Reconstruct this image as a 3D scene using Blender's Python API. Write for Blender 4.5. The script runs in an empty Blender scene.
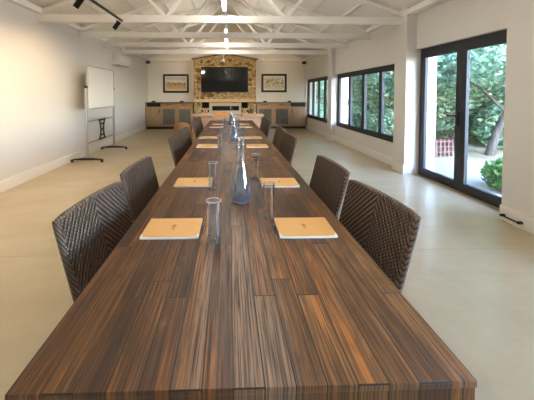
import bpy, bmesh, math, random
from mathutils import Vector, Matrix
PI = math.pi
random.seed(7)
S = bpy.context.scene
COL = S.collection

# ------------------------------------------------------------------ helpers
class MB:
    """collects shapes, build() links them as ONE mesh object"""
    def __init__(s):
        s.bm = bmesh.new()
    def box(s, x0, x1, y0, y1, z0, z1, bev=0.0, seg=2):
        r = bmesh.ops.create_cube(s.bm, size=1.0)
        vs = r['verts']
        for v in vs:
            v.co = Vector((x0 + (v.co.x + .5) * (x1 - x0), y0 + (v.co.y + .5) * (y1 - y0), z0 + (v.co.z + .5) * (z1 - z0)))
        if bev > 0:
            es = list({e for v in vs for e in v.link_edges})
            bmesh.ops.bevel(s.bm, geom=es, offset=bev, segments=seg, affect='EDGES', profile=.5)
        return s
    def beam(s, a, b, w, h, up=(0, 0, 1), bev=0.0):
        a = Vector(a); b = Vector(b); d = (b - a); L = d.length; d.normalize()
        u = Vector(up); sd = d.cross(u)
        if sd.length < 1e-4: sd = d.cross(Vector((1, 0, 0)))
        sd.normalize(); u = sd.cross(d).normalized()
        vs = bmesh.ops.create_cube(s.bm, size=1.0)['verts']
        for v in vs:
            c = v.co.copy()
            v.co = a + d * ((c.x + .5) * L) + sd * (c.y * w) + u * (c.z * h)
        if bev > 0:
            es = list({e for v in vs for e in v.link_edges})
            bmesh.ops.bevel(s.bm, geom=es, offset=bev, segments=1, affect='EDGES')
        return s
    def tube(s, pts, r, n=10, cap=True):
        pts = [Vector(p) for p in pts]; rs = r if isinstance(r, (list, tuple)) else [r] * len(pts)
        rings = []; prev = None
        for i, p in enumerate(pts):
            if i == 0: d = pts[1] - p
            elif i == len(pts) - 1: d = p - pts[i - 1]
            else: d = pts[i + 1] - pts[i - 1]
            d.normalize()
            a = prev if prev is not None else (Vector((0, 0, 1)) if abs(d.z) < .9 else Vector((1, 0, 0)))
            a = (a - d * a.dot(d)).normalized(); prev = a
            b = d.cross(a)
            rings.append([s.bm.verts.new(p + (a * math.cos(2 * PI * k / n) + b * math.sin(2 * PI * k / n)) * rs[i]) for k in range(n)])
        for i in range(len(rings) - 1):
            for k in range(n):
                s.bm.faces.new((rings[i][k], rings[i][(k + 1) % n], rings[i + 1][(k + 1) % n], rings[i + 1][k]))
        if cap:
            s.bm.faces.new(rings[0][::-1]); s.bm.faces.new(rings[-1])
        return s
    def lathe(s, prof, c=(0, 0, 0), n=32, closed=False):
        c = Vector(c); rings = []
        for r, z in prof:
            if r < 1e-6: rings.append([s.bm.verts.new(c + Vector((0, 0, z)))])
            else: rings.append([s.bm.verts.new(c + Vector((r * math.cos(2 * PI * k / n), r * math.sin(2 * PI * k / n), z))) for k in range(n)])
        m = len(rings)
        for i in range(m if closed else m - 1):
            A, B = rings[i], rings[(i + 1) % m]
            for k in range(n):
                k2 = (k + 1) % n
                if len(A) == 1 and len(B) == 1: continue
                if len(A) == 1: s.bm.faces.new((A[0], B[k2], B[k]))
                elif len(B) == 1: s.bm.faces.new((A[k], A[k2], B[0]))
                else: s.bm.faces.new((A[k], A[k2], B[k2], B[k]))
        return s
    def prism(s, poly, axis, a, b):
        """poly of 2D points extruded along axis ('x': (y,z), 'y': (x,z), 'z': (x,y)) from a to b"""
        def P(p, t):
            return {'x': (t, p[0], p[1]), 'y': (p[0], t, p[1]), 'z': (p[0], p[1], t)}[axis]
        A = [s.bm.verts.new(P(p, a)) for p in poly]; B = [s.bm.verts.new(P(p, b)) for p in poly]
        n = len(poly)
        for k in range(n): s.bm.faces.new((A[k], A[(k + 1) % n], B[(k + 1) % n], B[k]))
        s.bm.faces.new(A[::-1]); s.bm.faces.new(B)
        return s
    def slab(s, fn, nu=12, nv=10):
        """closed curved slab: fn(u,v,side) with u,v in 0..1 and side 0 / 1"""
        G = [[[s.bm.verts.new(fn(i / nu, j / nv, q)) for j in range(nv + 1)] for i in range(nu + 1)] for q in (0, 1)]
        for q in (0, 1):
            for i in range(nu):
                for j in range(nv):
                    f = (G[q][i][j], G[q][i + 1][j], G[q][i + 1][j + 1], G[q][i][j + 1])
                    s.bm.faces.new(f if q == 0 else f[::-1])
        for i in range(nu):
            for j in (0, nv): s.bm.faces.new((G[0][i][j], G[1][i][j], G[1][i + 1][j], G[0][i + 1][j]))
        for j in range(nv):
            for i in (0, nu): s.bm.faces.new((G[0][i][j], G[0][i][j + 1], G[1][i][j + 1], G[1][i][j]))
        return s
    def build(s, name, mat, parent=None, smooth=None, loc=None):
        bmesh.ops.recalc_face_normals(s.bm, faces=s.bm.faces)
        me = bpy.data.meshes.new(name); s.bm.to_mesh(me); s.bm.free()
        me.materials.append(mat)
        if smooth is not None:
            for p in me.polygons: p.use_smooth = True
            try: me.set_sharp_from_angle(angle=math.radians(smooth))
            except Exception: pass
        o = bpy.data.objects.new(name, me); COL.objects.link(o)
        if loc: o.location = loc
        if parent: o.parent = parent
        return o

def tag(o, label=None, cat=None, group=None, kind=None):
    if label: o['label'] = label
    if cat: o['category'] = cat
    if group: o['group'] = group
    if kind: o['kind'] = kind
    return o
def thing(name, label, cat, loc=(0, 0, 0), rz=0, group=None):
    o = bpy.data.objects.new(name, None); COL.objects.link(o)
    o.empty_display_size = .1
    o.location = loc; o.rotation_euler = (0, 0, rz)
    return tag(o, label, cat, group)
def struct(name, mb, mat, parent=None, smooth=None):
    o = mb.build(name, mat, parent, smooth)
    if parent is None: o['kind'] = 'structure'
    return o
def dup(root, loc, rz, label, group=None):
    r = root.copy(); COL.objects.link(r); r.location = loc; r.rotation_euler = (0, 0, rz); r['label'] = label
    if group: r['group'] = group
    for ch in list(root.children):
        c = ch.copy(); COL.objects.link(c); c.parent = r
        for g in list(ch.children):
            d = g.copy(); COL.objects.link(d); d.parent = c
    return r
ORD = ['first', 'second', 'third', 'fourth', 'fifth', 'sixth', 'seventh', 'eighth', 'ninth', 'tenth', 'eleventh', 'twelfth']

# ------------------------------------------------------------------ materials
def srgb(*c):
    return tuple(((v / 255) / 12.92 if v / 255 <= .04045 else ((v / 255 + .055) / 1.055) ** 2.4) for v in c) + (1,)
class NT:
    def __init__(s, name):
        s.m = bpy.data.materials.new(name); s.m.use_nodes = True
        s.t = s.m.node_tree; s.t.nodes.clear()
        s.out = s.n('ShaderNodeOutputMaterial')
    def n(s, typ, **kw):
        nd = s.t.nodes.new(typ)
        for k, v in kw.items():
            if k.startswith('i_'):
                nd.inputs[k[2:].replace('_', ' ')].default_value = v
            else: setattr(nd, k, v)
        return nd
    def l(s, a, b): s.t.links.new(a, b)
    def math(s, op, a, b=None, c=None, clamp=False):
        nd = s.n('ShaderNodeMath', operation=op); nd.use_clamp = clamp
        for i, v in enumerate((a, b, c)):
            if v is None: continue
            if isinstance(v, (int, float)): nd.inputs[i].default_value = v
            else: s.l(v, nd.inputs[i])
        return nd.outputs[0]
    def mix(s, fac, a, b, blend='MIX'):
        nd = s.n('ShaderNodeMix', data_type='RGBA', blend_type=blend)
        for sock, v in ((nd.inputs[0], fac), (nd.inputs[6], a), (nd.inputs[7], b)):
            if isinstance(v, (int, float)): sock.default_value = v
            elif isinstance(v, tuple): sock.default_value = v
            else: s.l(v, sock)
        return nd.outputs[2]
    def ramp(s, fac, stops, interp='LINEAR'):
        nd = s.n('ShaderNodeValToRGB'); cr = nd.color_ramp; cr.interpolation = interp
        while len(cr.elements) < len(stops): cr.elements.new(.5)
        for e, (p, c) in zip(cr.elements, stops):
            e.position = p; e.color = c if isinstance(c, tuple) else (c, c, c, 1)
        s.l(fac, nd.inputs[0]); return nd.outputs[0]
    def noise(s, vec, scale, detail=4, rough=.55, dist=0):
        nd = s.n('ShaderNodeTexNoise'); nd.inputs['Scale'].default_value = scale
        nd.inputs['Detail'].default_value = detail; nd.inputs['Roughness'].default_value = rough; nd.inputs['Distortion'].default_value = dist
        if vec is not None: s.l(vec, nd.inputs['Vector'])
        return nd.outputs['Fac']
    def mapping(s, vec, scale=(1, 1, 1), loc=(0, 0, 0), rot=(0, 0, 0)):
        nd = s.n('ShaderNodeMapping'); nd.inputs['Scale'].default_value = scale
        nd.inputs['Location'].default_value = loc; nd.inputs['Rotation'].default_value = rot
        s.l(vec, nd.inputs['Vector']); return nd.outputs[0]
    def pos(s): return s.n('ShaderNodeNewGeometry').outputs['Position']
    def obj(s): return s.n('ShaderNodeTexCoord').outputs['Object']
    def sep(s, v):
        nd = s.n('ShaderNodeSeparateXYZ'); s.l(v, nd.inputs[0]); return nd.outputs
    def comb(s, x, y, z):
        nd = s.n('ShaderNodeCombineXYZ')
        for i, v in enumerate((x, y, z)):
            if isinstance(v, (int, float)): nd.inputs[i].default_value = v
            else: s.l(v, nd.inputs[i])
        return nd.outputs[0]
    def bsdf(s, color, rough=.5, bump=None, bstr=.3, bdist=.01, **kw):
        b = s.n('ShaderNodeBsdfPrincipled')
        for sock, v in ((b.inputs['Base Color'], color), (b.inputs['Roughness'], rough)):
            if isinstance(v, (int, float, tuple)): sock.default_value = v
            else: s.l(v, sock)
        for k, v in kw.items(): b.inputs[k.replace('_', ' ')].default_value = v
        if bump is not None:
            bn = s.n('ShaderNodeBump'); bn.inputs['Strength'].default_value = bstr; bn.inputs['Distance'].default_value = bdist
            s.l(bump, bn.inputs['Height']); s.l(bn.outputs[0], b.inputs['Normal'])
        s.l(b.outputs[0], s.out.inputs[0]); return s.m

def plain(name, c, rough=.5, var=.06, scale=6, **kw):
    t = NT(name); f = t.noise(t.obj(), scale, 3)
    a = tuple(v * (1 - var) for v in c[:3]) + (1,); b = tuple(min(1, v * (1 + var)) for v in c[:3]) + (1,)
    return t.bsdf(t.mix(f, a, b), rough, **kw)

def wood(name, c1, c2, c3, axis='z', rough=.5, k=18):
    t = NT(name); sc = {'x': (.08, 1, 1), 'y': (1, .08, 1), 'z': (1, 1, .08)}[axis]
    v = t.mapping(t.obj(), tuple(q * k for q in sc))
    f = t.noise(v, 1.6, 5, .6, .4); g = t.noise(v, 7, 3)
    c = t.ramp(f, [(.3, c1), (.5, c2), (.72, c3)])
    c = t.mix(t.math('MULTIPLY', g, .35), c, c1)
    return t.bsdf(c, rough, bump=g, bstr=.15, bdist=.003)

def m_wall(name, c):
    t = NT(name); p = t.pos()
    f = t.noise(p, 1.3, 3); g = t.noise(p, 60, 3)
    return t.bsdf(t.mix(f, tuple(v * .97 for v in c[:3]) + (1,), c), .75, bump=g, bstr=.06, bdist=.004)

M = {}
M['wall'] = m_wall('wall_paint', srgb(226, 220, 211))
M['white_trim'] = plain('white_gloss_paint', srgb(238, 234, 226), .4, .02)
M['truss'] = plain('truss_white_paint', srgb(232, 226, 216), .55, .03)
M['ceiling'] = m_wall('ceiling_board', srgb(240, 232, 218))
M['exterior'] = m_wall('exterior_render', srgb(190, 188, 186))
M['frame'] = plain('charcoal_aluminium', srgb(34, 35, 38), .5, .05)
M['black'] = plain('black_plastic', srgb(22, 21, 21), .4, .08)
M['black_metal'] = plain('black_metal', srgb(26, 25, 25), .35, .08, Metallic=.5)
M['grey_metal'] = plain('satin_grey_metal', srgb(176, 172, 166), .35, .04, Metallic=.6)
M['chrome'] = plain('brushed_steel', srgb(190, 188, 184), .25, .04, Metallic=.9)
M['white_plastic'] = plain('white_plastic', srgb(232, 230, 224), .35, .02)
M['whiteboard'] = plain('whiteboard_enamel', srgb(236, 232, 226), .22, .01)

def m_floor():
    t = NT('polished_concrete'); p = t.pos(); s = t.sep(p)
    a = t.noise(p, .7, 5, .6, .6); b = t.noise(p, 4, 6, .65, .3); c = t.noise(p, 25, 3)
    col = t.ramp(a, [(.3, srgb(176, 153, 113)), (.5, srgb(194, 173, 134)), (.7, srgb(206, 190, 158))])
    st = t.noise(t.mapping(p, (.5, 2.2, 1)), 1.4, 5, .65, .8)
    col = t.mix(t.math('MULTIPLY', b, .3), col, srgb(166, 148, 118))
    col = t.mix(t.math('MULTIPLY', t.ramp(st, [(.4, 0), (.7, 1)]), .45), col, srgb(164, 140, 98))
    col = t.mix(t.math('MULTIPLY', c, .15), col, srgb(210, 202, 184))
    # saw-cut joints across the slab
    j = t.math('ABSOLUTE', t.math('SUBTRACT', t.math('FRACT', t.math('MULTIPLY', t.math('ADD', s[1], .4), .5)), .5))
    jm = t.math('LESS_THAN', j, .0022)
    col = t.mix(t.math('MULTIPLY', jm, .35), col, srgb(110, 98, 78))
    r = .3
    return t.bsdf(col, r, Specular_IOR_Level=.9)
M['floor'] = m_floor()

def m_table():
    t = NT('reclaimed_timber'); p = t.pos(); s = t.sep(p)
    x, y, z = s[0], s[1], s[2]
    wob = t.math('MULTIPLY', t.math('SUBTRACT', t.noise(t.comb(0, y, 0), .8, 2), .5), .02)
    xx = t.math('ADD', x, wob)
    br = t.n('ShaderNodeTexBrick', offset=.37, offset_frequency=2, squash=.8, squash_frequency=3)
    br.inputs['Color1'].default_value = (0, 0, 0, 1); br.inputs['Color2'].default_value = (1, 1, 1, 1); br.inputs['Mortar'].default_value = (.5, .5, .5, 1)
    br.inputs['Scale'].default_value = 1; br.inputs['Mortar Size'].default_value = .0021; br.inputs['Mortar Smooth'].default_value = .2
    br.inputs['Brick Width'].default_value = .85; br.inputs['Row Height'].default_value = .0755
    yz = t.math('ADD', y, t.math('MULTIPLY', z, .6))
    t.l(t.comb(t.math('ADD', yz, .27), t.math('ADD', xx, 3.013), 0), br.inputs['Vector'])
    pid = t.sep(br.outputs['Color'])[0]; gap = br.outputs['Fac']
    off = t.math('MULTIPLY', pid, 37.0)
    g1 = t.noise(t.comb(t.math('MULTIPLY', x, 24), t.math('ADD', t.math('MULTIPLY', yz, 1.5), off), 0), 1, 5, .62, .8)
    g2 = t.noise(t.comb(t.math('MULTIPLY', x, 190), t.math('ADD', t.math('MULTIPLY', yz, 3.0), off), 0), 1, 3, .6, .3)
    g3 = t.noise(t.comb(t.math('MULTIPLY', x, 9), t.math('ADD', t.math('MULTIPLY', yz, .9), off), 0), 1, 3, .55, .5)
    base = t.ramp(t.math('ADD', t.math('MULTIPLY', pid, .3), t.math('MULTIPLY', g1, .7)),
                  [(.26, srgb(56, 37, 22)), (.44, srgb(100, 66, 37)), (.6, srgb(134, 91, 50)), (.78, srgb(168, 117, 64))])
    # orange heartwood streaks
    hm = t.math('MULTIPLY', t.ramp(g3, [(.54, 0), (.66, 1)]), t.ramp(g1, [(.4, .2), (.6, 1)]))
    base = t.mix(t.math('MULTIPLY', hm, .8), base, srgb(190, 112, 44))
    # paler, greyer planks along the middle
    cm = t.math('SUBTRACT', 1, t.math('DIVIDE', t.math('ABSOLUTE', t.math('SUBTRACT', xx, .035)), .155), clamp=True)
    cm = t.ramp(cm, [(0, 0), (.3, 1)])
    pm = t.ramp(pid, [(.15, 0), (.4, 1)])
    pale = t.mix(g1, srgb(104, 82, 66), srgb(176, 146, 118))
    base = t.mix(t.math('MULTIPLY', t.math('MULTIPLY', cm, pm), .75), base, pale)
    bl = t.noise(t.comb(t.math('MULTIPLY', x, 13), t.math('ADD', t.math('MULTIPLY', yz, 4.5), off), 0), 1, 5, .65, .6)
    base = t.mix(t.math('MULTIPLY', t.ramp(bl, [(.5, 0), (.68, 1)]), .45), base, srgb(46, 32, 23))
    base = t.mix(t.math('MULTIPLY', t.ramp(bl, [(.3, 1), (.44, 0)]), .3), base, srgb(168, 122, 78))
    # dark grain lines, weathered grooves
    base = t.mix(t.math('MULTIPLY', t.ramp(g2, [(.42, 0), (.6, 1)]), .75), base, srgb(44, 29, 20))
    gr = t.ramp(t.noise(t.comb(t.math('MULTIPLY', x, 75), t.math('ADD', t.math('MULTIPLY', yz, 2.2), off), 0), 1, 3), [(.6, 0), (.68, 1)])
    base = t.mix(t.math('MULTIPLY', gr, .8), base, srgb(24, 16, 11))
    base = t.mix(t.math('MULTIPLY', gap, .9), base, srgb(26, 17, 12))
    hgt = t.math('SUBTRACT', t.math('SUBTRACT', t.math('ADD', t.math('MULTIPLY', g2, .5), t.math('MULTIPLY', g1, .5)), t.math('MULTIPLY', gr, .6)), gap)
    r = t.ramp(g1, [(.3, .36), (.7, .46)])
    return t.bsdf(base, r, bump=hgt, bstr=.45, bdist=.004, Specular_IOR_Level=.5)
M['table'] = m_table()

def m_weave():
    t = NT('woven_wicker'); s = t.sep(t.obj())
    u = t.math('ABSOLUTE', s[1]); v = t.math('ADD', s[2], s[0])
    k = 37.0
    P = t.math('MULTIPLY', t.math('ADD', v, t.math('MULTIPLY', u, .8)), k)
    Q = t.math('MULTIPLY', t.math('SUBTRACT', v, t.math('MULTIPLY', u, 1.1)), k * 1.5)
    a = t.math('ABSOLUTE', t.math('SINE', t.math('MULTIPLY', P, PI)))
    fp = t.math('FLOOR', P)
    b = t.math('ABSOLUTE', t.math('SINE', t.math('MULTIPLY', t.math('ADD', Q, t.math('MULTIPLY', fp, .5)), PI)))
    h = t.math('MULTIPLY', t.math('POWER', a, .7), t.math('ADD', .56, t.math('MULTIPLY', b, .44)))
    n = t.noise(t.obj(), 30, 2)
    c = t.ramp(h, [(.2, srgb(14, 10, 8)), (.5, srgb(56, 42, 33)), (.9, srgb(122, 98, 78))])  # colour follows weave height: dark gaps, highlights painted on the strand crests
    c = t.mix(t.math('MULTIPLY', n, .3), c, srgb(48, 34, 26))
    return t.bsdf(c, .3, bump=h, bstr=.9, bdist=.008)
M['weave'] = m_weave()
def m_braid():
    t = NT('braided_edge'); s = t.sep(t.obj())
    a = t.math('ABSOLUTE', t.math('SINE', t.math('MULTIPLY', t.math('ADD', t.math('ADD', s[1], s[2]), s[0]), 150)))
    c = t.ramp(a, [(.1, srgb(34, 25, 20)), (.9, srgb(112, 92, 76))])
    return t.bsdf(c, .4, bump=a, bstr=.8, bdist=.004)
M['braid'] = m_braid()

M['kraft'] = plain('kraft_card', srgb(226, 172, 102), .6, .03, 30)
M['paper'] = plain('white_paper', srgb(238, 234, 226), .6, .02)
M['print'] = plain('brown_print', srgb(120, 82, 40), .6, .03)

def m_thin_glass(name, tint, edge, base=.03, pw=2.5):
    t = NT(name)
    lw = t.n('ShaderNodeLayerWeight'); lw.inputs['Blend'].default_value = .35
    f = t.math('ADD', base, t.math('MULTIPLY', t.math('POWER', lw.outputs['Facing'], pw), edge), clamp=True)
    tr = t.n('ShaderNodeBsdfTransparent'); tr.inputs[0].default_value = tint
    gl = t.n('ShaderNodeBsdfGlossy'); gl.inputs['Roughness'].default_value = .02; gl.inputs[0].default_value = (.95, .97, 1, 1)
    mx = t.n('ShaderNodeMixShader'); t.l(f, mx.inputs[0]); t.l(tr.outputs[0], mx.inputs[1]); t.l(gl.outputs[0], mx.inputs[2])
    t.l(mx.outputs[0], t.out.inputs[0]); return t.m
M['pane'] = m_thin_glass('window_glass', (.9, .95, .95, 1), .35, .04)
M['glassware'] = m_thin_glass('clear_glassware', (.95, .97, .98, 1), 1.0, .09, 1.5)
def m_glass_mix(name, ior, col, white, wfac):
    t = NT(name)
    g = t.n('ShaderNodeBsdfGlass'); g.inputs['IOR'].default_value = ior; g.inputs['Color'].default_value = col; g.inputs['Roughness'].default_value = 0
    d = t.n('ShaderNodeBsdfDiffuse'); d.inputs[0].default_value = white; tl = t.n('ShaderNodeBsdfTranslucent'); tl.inputs[0].default_value = white
    m1 = t.n('ShaderNodeMixShader'); t.l(d.outputs[0], m1.inputs[1]); t.l(tl.outputs[0], m1.inputs[2])
    m2 = t.n('ShaderNodeMixShader'); m2.inputs[0].default_value = wfac; t.l(g.outputs[0], m2.inputs[1]); t.l(m1.outputs[0], m2.inputs[2])
    t.l(m2.outputs[0], t.out.inputs[0]); return t.m
M['glass_solid'] = m_glass_mix('solid_glass', 1.18, (1, 1, 1, 1), (.94, .95, .96, 1), .4)  # white mixed into the clear glass paints bright glints on the rims
M['glass_foot'] = m_glass_mix('glass_foot', 1.12, (1, 1, 1, 1), (.94, .95, .96, 1), .12)
M['water'] = m_glass_mix('water', 1.33, (.74, .80, .90, 1), (.34, .41, .52, 1), .26)
def m_stone():
    t = NT('rubble_stone'); p = t.pos()
    q = t.mapping(p, (1, 1, 1.35))
    w = t.n('ShaderNodeVectorMath', operation='ADD'); t.l(q, w.inputs[0])
    nz = t.n('ShaderNodeTexNoise'); nz.inputs['Scale'].default_value = 5; t.l(q, nz.inputs['Vector'])
    sc = t.n('ShaderNodeVectorMath', operation='SCALE'); sc.inputs['Scale'].default_value = .035; t.l(nz.outputs['Color'], sc.inputs[0]); t.l(sc.outputs[0], w.inputs[1])
    v1 = t.n('ShaderNodeTexVoronoi', feature='F1'); v1.inputs['Scale'].default_value = 7; t.l(w.outputs[0], v1.inputs['Vector'])
    v2 = t.n('ShaderNodeTexVoronoi', feature='DISTANCE_TO_EDGE'); v2.inputs['Scale'].default_value = 7; t.l(w.outputs[0], v2.inputs['Vector'])
    r = t.sep(v1.outputs['Color'])[0]
    c = t.ramp(r, [(0, srgb(70, 52, 34)), (.1, srgb(110, 84, 54)), (.16, srgb(190, 162, 116)), (.6, srgb(200, 174, 124)), (.82, srgb(168, 148, 114)), (1, srgb(216, 196, 152))])
    g = t.noise(p, 30, 4)
    c = t.mix(t.math('MULTIPLY', g, .5), c, srgb(150, 118, 72))
    mm = t.ramp(v2.outputs['Distance'], [(.05, 1), (.13, 0)])
    c = t.mix(t.math('MULTIPLY', mm, .65), c, srgb(100, 80, 50))
    h = t.ramp(v2.outputs['Distance'], [(0, 0), (.12, 1)])
    return t.bsdf(c, .8, bump=h, bstr=.8, bdist=.03)
M['stone'] = m_stone()
M['mantel'] = plain('sandstone_shelf', srgb(196, 168, 128), .7, .1, 14)
M['surround'] = plain('pale_plaster', srgb(186, 170, 144), .7, .06, 10)
M['near_black'] = plain('near_black_lining', srgb(20, 17, 15), .6, .2, 20)  # near-black for the firebox, log niches and the sideboards' open shelf
M['bark'] = wood('log_bark', srgb(52, 36, 24), srgb(84, 60, 40), srgb(110, 84, 58), 'y', .8)
M['log_end'] = plain('log_cut_face', srgb(214, 178, 130), .7, .12, 25)
M['oak'] = wood('limed_oak', srgb(146, 114, 76), srgb(166, 132, 92), srgb(182, 148, 108), 'z', .5)
M['oak_h'] = wood('oak_drawer_front', srgb(142, 102, 66), srgb(162, 118, 80), srgb(178, 134, 94), 'x', .5)
M['dark_wood'] = wood('dark_stained_top', srgb(58, 42, 32), srgb(78, 58, 44), srgb(96, 72, 54), 'x', .4)
def m_cabglass():
    t = NT('smoked_cabinet_glass'); n = t.noise(t.obj(), 7, 3)
    return t.bsdf(t.mix(n, srgb(64, 60, 50), srgb(112, 108, 96)), .12)
M['cabglass'] = m_cabglass()
M['leather'] = plain('tan_leather', srgb(192, 150, 116), .5, .07, 9)
M['leather_dark'] = plain('saddle_leather', srgb(186, 136, 92), .5, .08, 9)
M['orange'] = plain('orange_cushion', srgb(226, 150, 74), .7, .06, 20)
def m_screen():
    t = NT('tv_screen'); n = t.noise(t.obj(), 2.2, 2)
    return t.bsdf(t.mix(n, srgb(10, 10, 14), srgb(22, 22, 30)), .06)
M['screen'] = m_screen()

def m_emit(name, col, st):
    t = NT(name); e = t.n('ShaderNodeEmission'); e.inputs[0].default_value = col; e.inputs[1].default_value = st
    t.l(e.outputs[0], t.out.inputs[0]); return t.m
TUBE = 30.0
M['tube'] = m_emit('lit_tube', (1, .96, .9, 1), TUBE)
M['lamp_face'] = m_emit('lit_lamp_face', (1, .85, .62, 1), 8)

def m_leaf(name, a, b, c):
    t = NT(name); v = t.n('ShaderNodeTexVoronoi'); v.inputs['Scale'].default_value = 9; t.l(t.pos(), v.inputs['Vector'])
    r = t.math('ADD', t.math('MULTIPLY', t.sep(v.outputs['Color'])[0], .55), t.math('MULTIPLY', t.noise(t.pos(), 1.1, 3), .45))
    col = t.ramp(r, [(.15, a), (.45, b), (.8, c)])
    d = t.n('ShaderNodeBsdfDiffuse'); tl = t.n('ShaderNodeBsdfTranslucent'); t.l(col, d.inputs[0]); t.l(col, tl.inputs[0])
    mx = t.n('ShaderNodeMixShader'); mx.inputs[0].default_value = .35
    t.l(d.outputs[0], mx.inputs[1]); t.l(tl.outputs[0], mx.inputs[2]); t.l(mx.outputs[0], t.out.inputs[0]); return t.m
M['leaf'] = m_leaf('tree_leaf', srgb(70, 102, 80), srgb(108, 144, 116), srgb(178, 198, 156))
M['leaf2'] = m_leaf('pale_leaf', srgb(82, 116, 92), srgb(128, 162, 134), srgb(200, 210, 168))
M['leaf3'] = m_leaf('bush_leaf', srgb(74, 118, 62), srgb(106, 152, 84), srgb(160, 192, 124))
M['trunk'] = wood('tree_bark', srgb(50, 43, 37), srgb(78, 68, 58), srgb(108, 97, 84), 'z', .85, 10)
def m_sand():
    t = NT('sandy_ground'); n = t.noise(t.pos(), 1.6, 6, .65); g = t.noise(t.pos(), 14, 4)
    c = t.ramp(n, [(.3, srgb(108, 90, 70)), (.5, srgb(140, 120, 96)), (.7, srgb(164, 146, 120))])
    return t.bsdf(t.mix(t.math('MULTIPLY', g, .4), c, srgb(150, 150, 110)), .9, bump=g, bstr=.3, bdist=.02)
M['sand'] = m_sand()
M['paving'] = plain('pale_paving', srgb(160, 155, 150), .7, .06, 5)
M['red'] = plain('red_brick_paint', srgb(112, 74, 70), .7, .12, 12)

# ------------------------------------------------------------------ setting
XL, XR, XW, YB, YF = -3.43, 3.16, 3.28, 12.55, -4.0     # left wall, pilaster plane, window wall plane, back wall, wall behind
XO = 3.72                                                # outer face of the window wall
ZT = 2.86                                                # top of tie beams
RX, RZ = -.1, 4.12                                       # ridge of the ceiling
SL = (RZ - 2.98) / (RX - XL)
def xl(y): return -3.315 - .015 * y
def ceil_z(x): return RZ - abs(x - RX) * SL
struct('floor', MB().box(-3.7, XO, YF - .2, YB + .2, -.12, 0), M['floor'])
struct('wall_left', MB().prism([(-3.7, YF - .2), (xl(YF - .2), YF - .2), (xl(YB + .2), YB + .2), (-3.7, YB + .2)], 'z', -.12, 3.05), M['wall'])
gab = [(-3.7, -.12), (XO, -.12), (XO, 2.85), (RX, RZ + .05), (-3.7, 2.9)]
struct('wall_back', MB().prism(gab, 'y', YB, YB + .2), M['wall'])
struct('wall_front', MB().prism(gab, 'y', YF - .2, YF), M['wall'])
# right wall: pilasters, sills and headers round the openings
D0, D1, DZ = 3.24, 5.12, 2.25
W2a, W2b, W1a, W1b, WZ0, WZ1 = 5.49, 8.93, 9.42, 12.42, .45, 2.06
W3a, W3b = -1.6, 1.9
wr = MB()
wr.box(XR, XO, YF - .2, W3a, -.12, 3.05)
wr.box(XW, XO, W3a, W3b, -.12, WZ0).box(XW, XO, W3a, W3b, WZ1, 3.05)
wr.box(XR, XO, W3b, D0, -.12, 3.05)
wr.box(3.34, XO, D0, D1, DZ, 3.05)
wr.box(XR, XO, D1, W2a, -.12, 3.05)
wr.box(XW, XO, W2a, W2b, -.12, WZ0).box(XW, XO, W2a, W2b, WZ1, 3.05)
wr.box(XR, XO, W2b, 9.29, -.12, 3.05)
wr.box(XW, XO, 9.29, W1a, -.12, 3.05)
wr.box(XW, XO, W1a, W1b, -.12, WZ0).box(XW, XO, W1a, W1b, WZ1, 3.05)
wr.box(XW, XO, W1b, YB + .2, -.12, 3.05)
struct('wall_right', wr, M['wall'])
# ceiling: two slopes
cb = MB()
cb.prism([(-3.8, ceil_z(-3.8)), (RX, RZ), (RX, RZ + .1), (-3.8, ceil_z(-3.8) + .1)], 'y', YF - .2, YB + .2)
cb.prism([(RX, RZ), (XO + .8, ceil_z(XO + .8)), (XO + .8, ceil_z(XO + .8) + .1), (RX, RZ + .1)], 'y', YF - .2, YB + .2)  # runs past the wall as an unseen eave, added to shade the reveals
struct('ceiling', cb, M['ceiling'])
k = 1
for x in (-2.75, -2.15, -1.55, -.95, -.4, .2, .75, 1.35, 1.95, 2.55):       # ceiling cover battens along the room
    z = ceil_z(x)
    o = struct('trim_%d' % k, MB().box(x - .03, x + .03, YF, YB, z - .045, z + .03), M['truss']); k += 1
# wall plates
struct('trim_%d' % k, MB().prism([(xl(YF), YF), (xl(YF) + .1, YF), (xl(YB) + .1, YB), (xl(YB), YB)], 'z', 2.865, 2.96), M['truss']); k += 1
struct('trim_%d' % k, MB().box(XW - .13, XW + .02, YF, YB, 2.865, 2.96, .006, 1), M['truss']); k += 1
struct('trim_%d' % k, MB().box(-3.45, -1.56, YB - .16, YB, 2.84, 2.97, .006, 1), M['truss']); k += 1
struct('trim_%d' % k, MB().box(1.17, XW - .13, YB - .16, YB, 2.84, 2.97, .006, 1), M['truss']); k += 1
# skirting boards
def skirt(name, segs):
    m = MB()
    for (x0, x1, y0, y1) in segs:
        m.box(x0, x1, y0, y1, 0, .15).box(x0 + (0 if x1 - x0 > .03 else 0), x1, y0, y1, .15, .165)
    struct(name, m, M['white_trim'])
struct('baseboard_left', MB().prism([(xl(YF), YF), (xl(YF) + .02, YF), (xl(YB) + .02, YB), (xl(YB), YB)], 'z', 0, .165), M['white_trim'])
skirt('baseboard_back', [(-3.47, -1.49, YB - .02, YB), (1.1, XW, YB - .02, YB)])
skirt('baseboard_right', [(XR - .02, XR, W3b - .02, D0), (XR - .02, XR, D1 - .0, W2a + .02), (XR - .02, XW, W2a, W2a + .02), (XW - .02, XW, W2a, W2b),
                          (XR - .02, XR, W2b - .02, 9.29), (XR - .02, XW, W2b - .02, W2b), (XR - .02, XW, 9.29, 9.31), (XW - .02, XW, 9.31, YB),
                          (XW - .02, XW, W3a, W3b), (XR - .02, XR, YF, W3a)])

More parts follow.
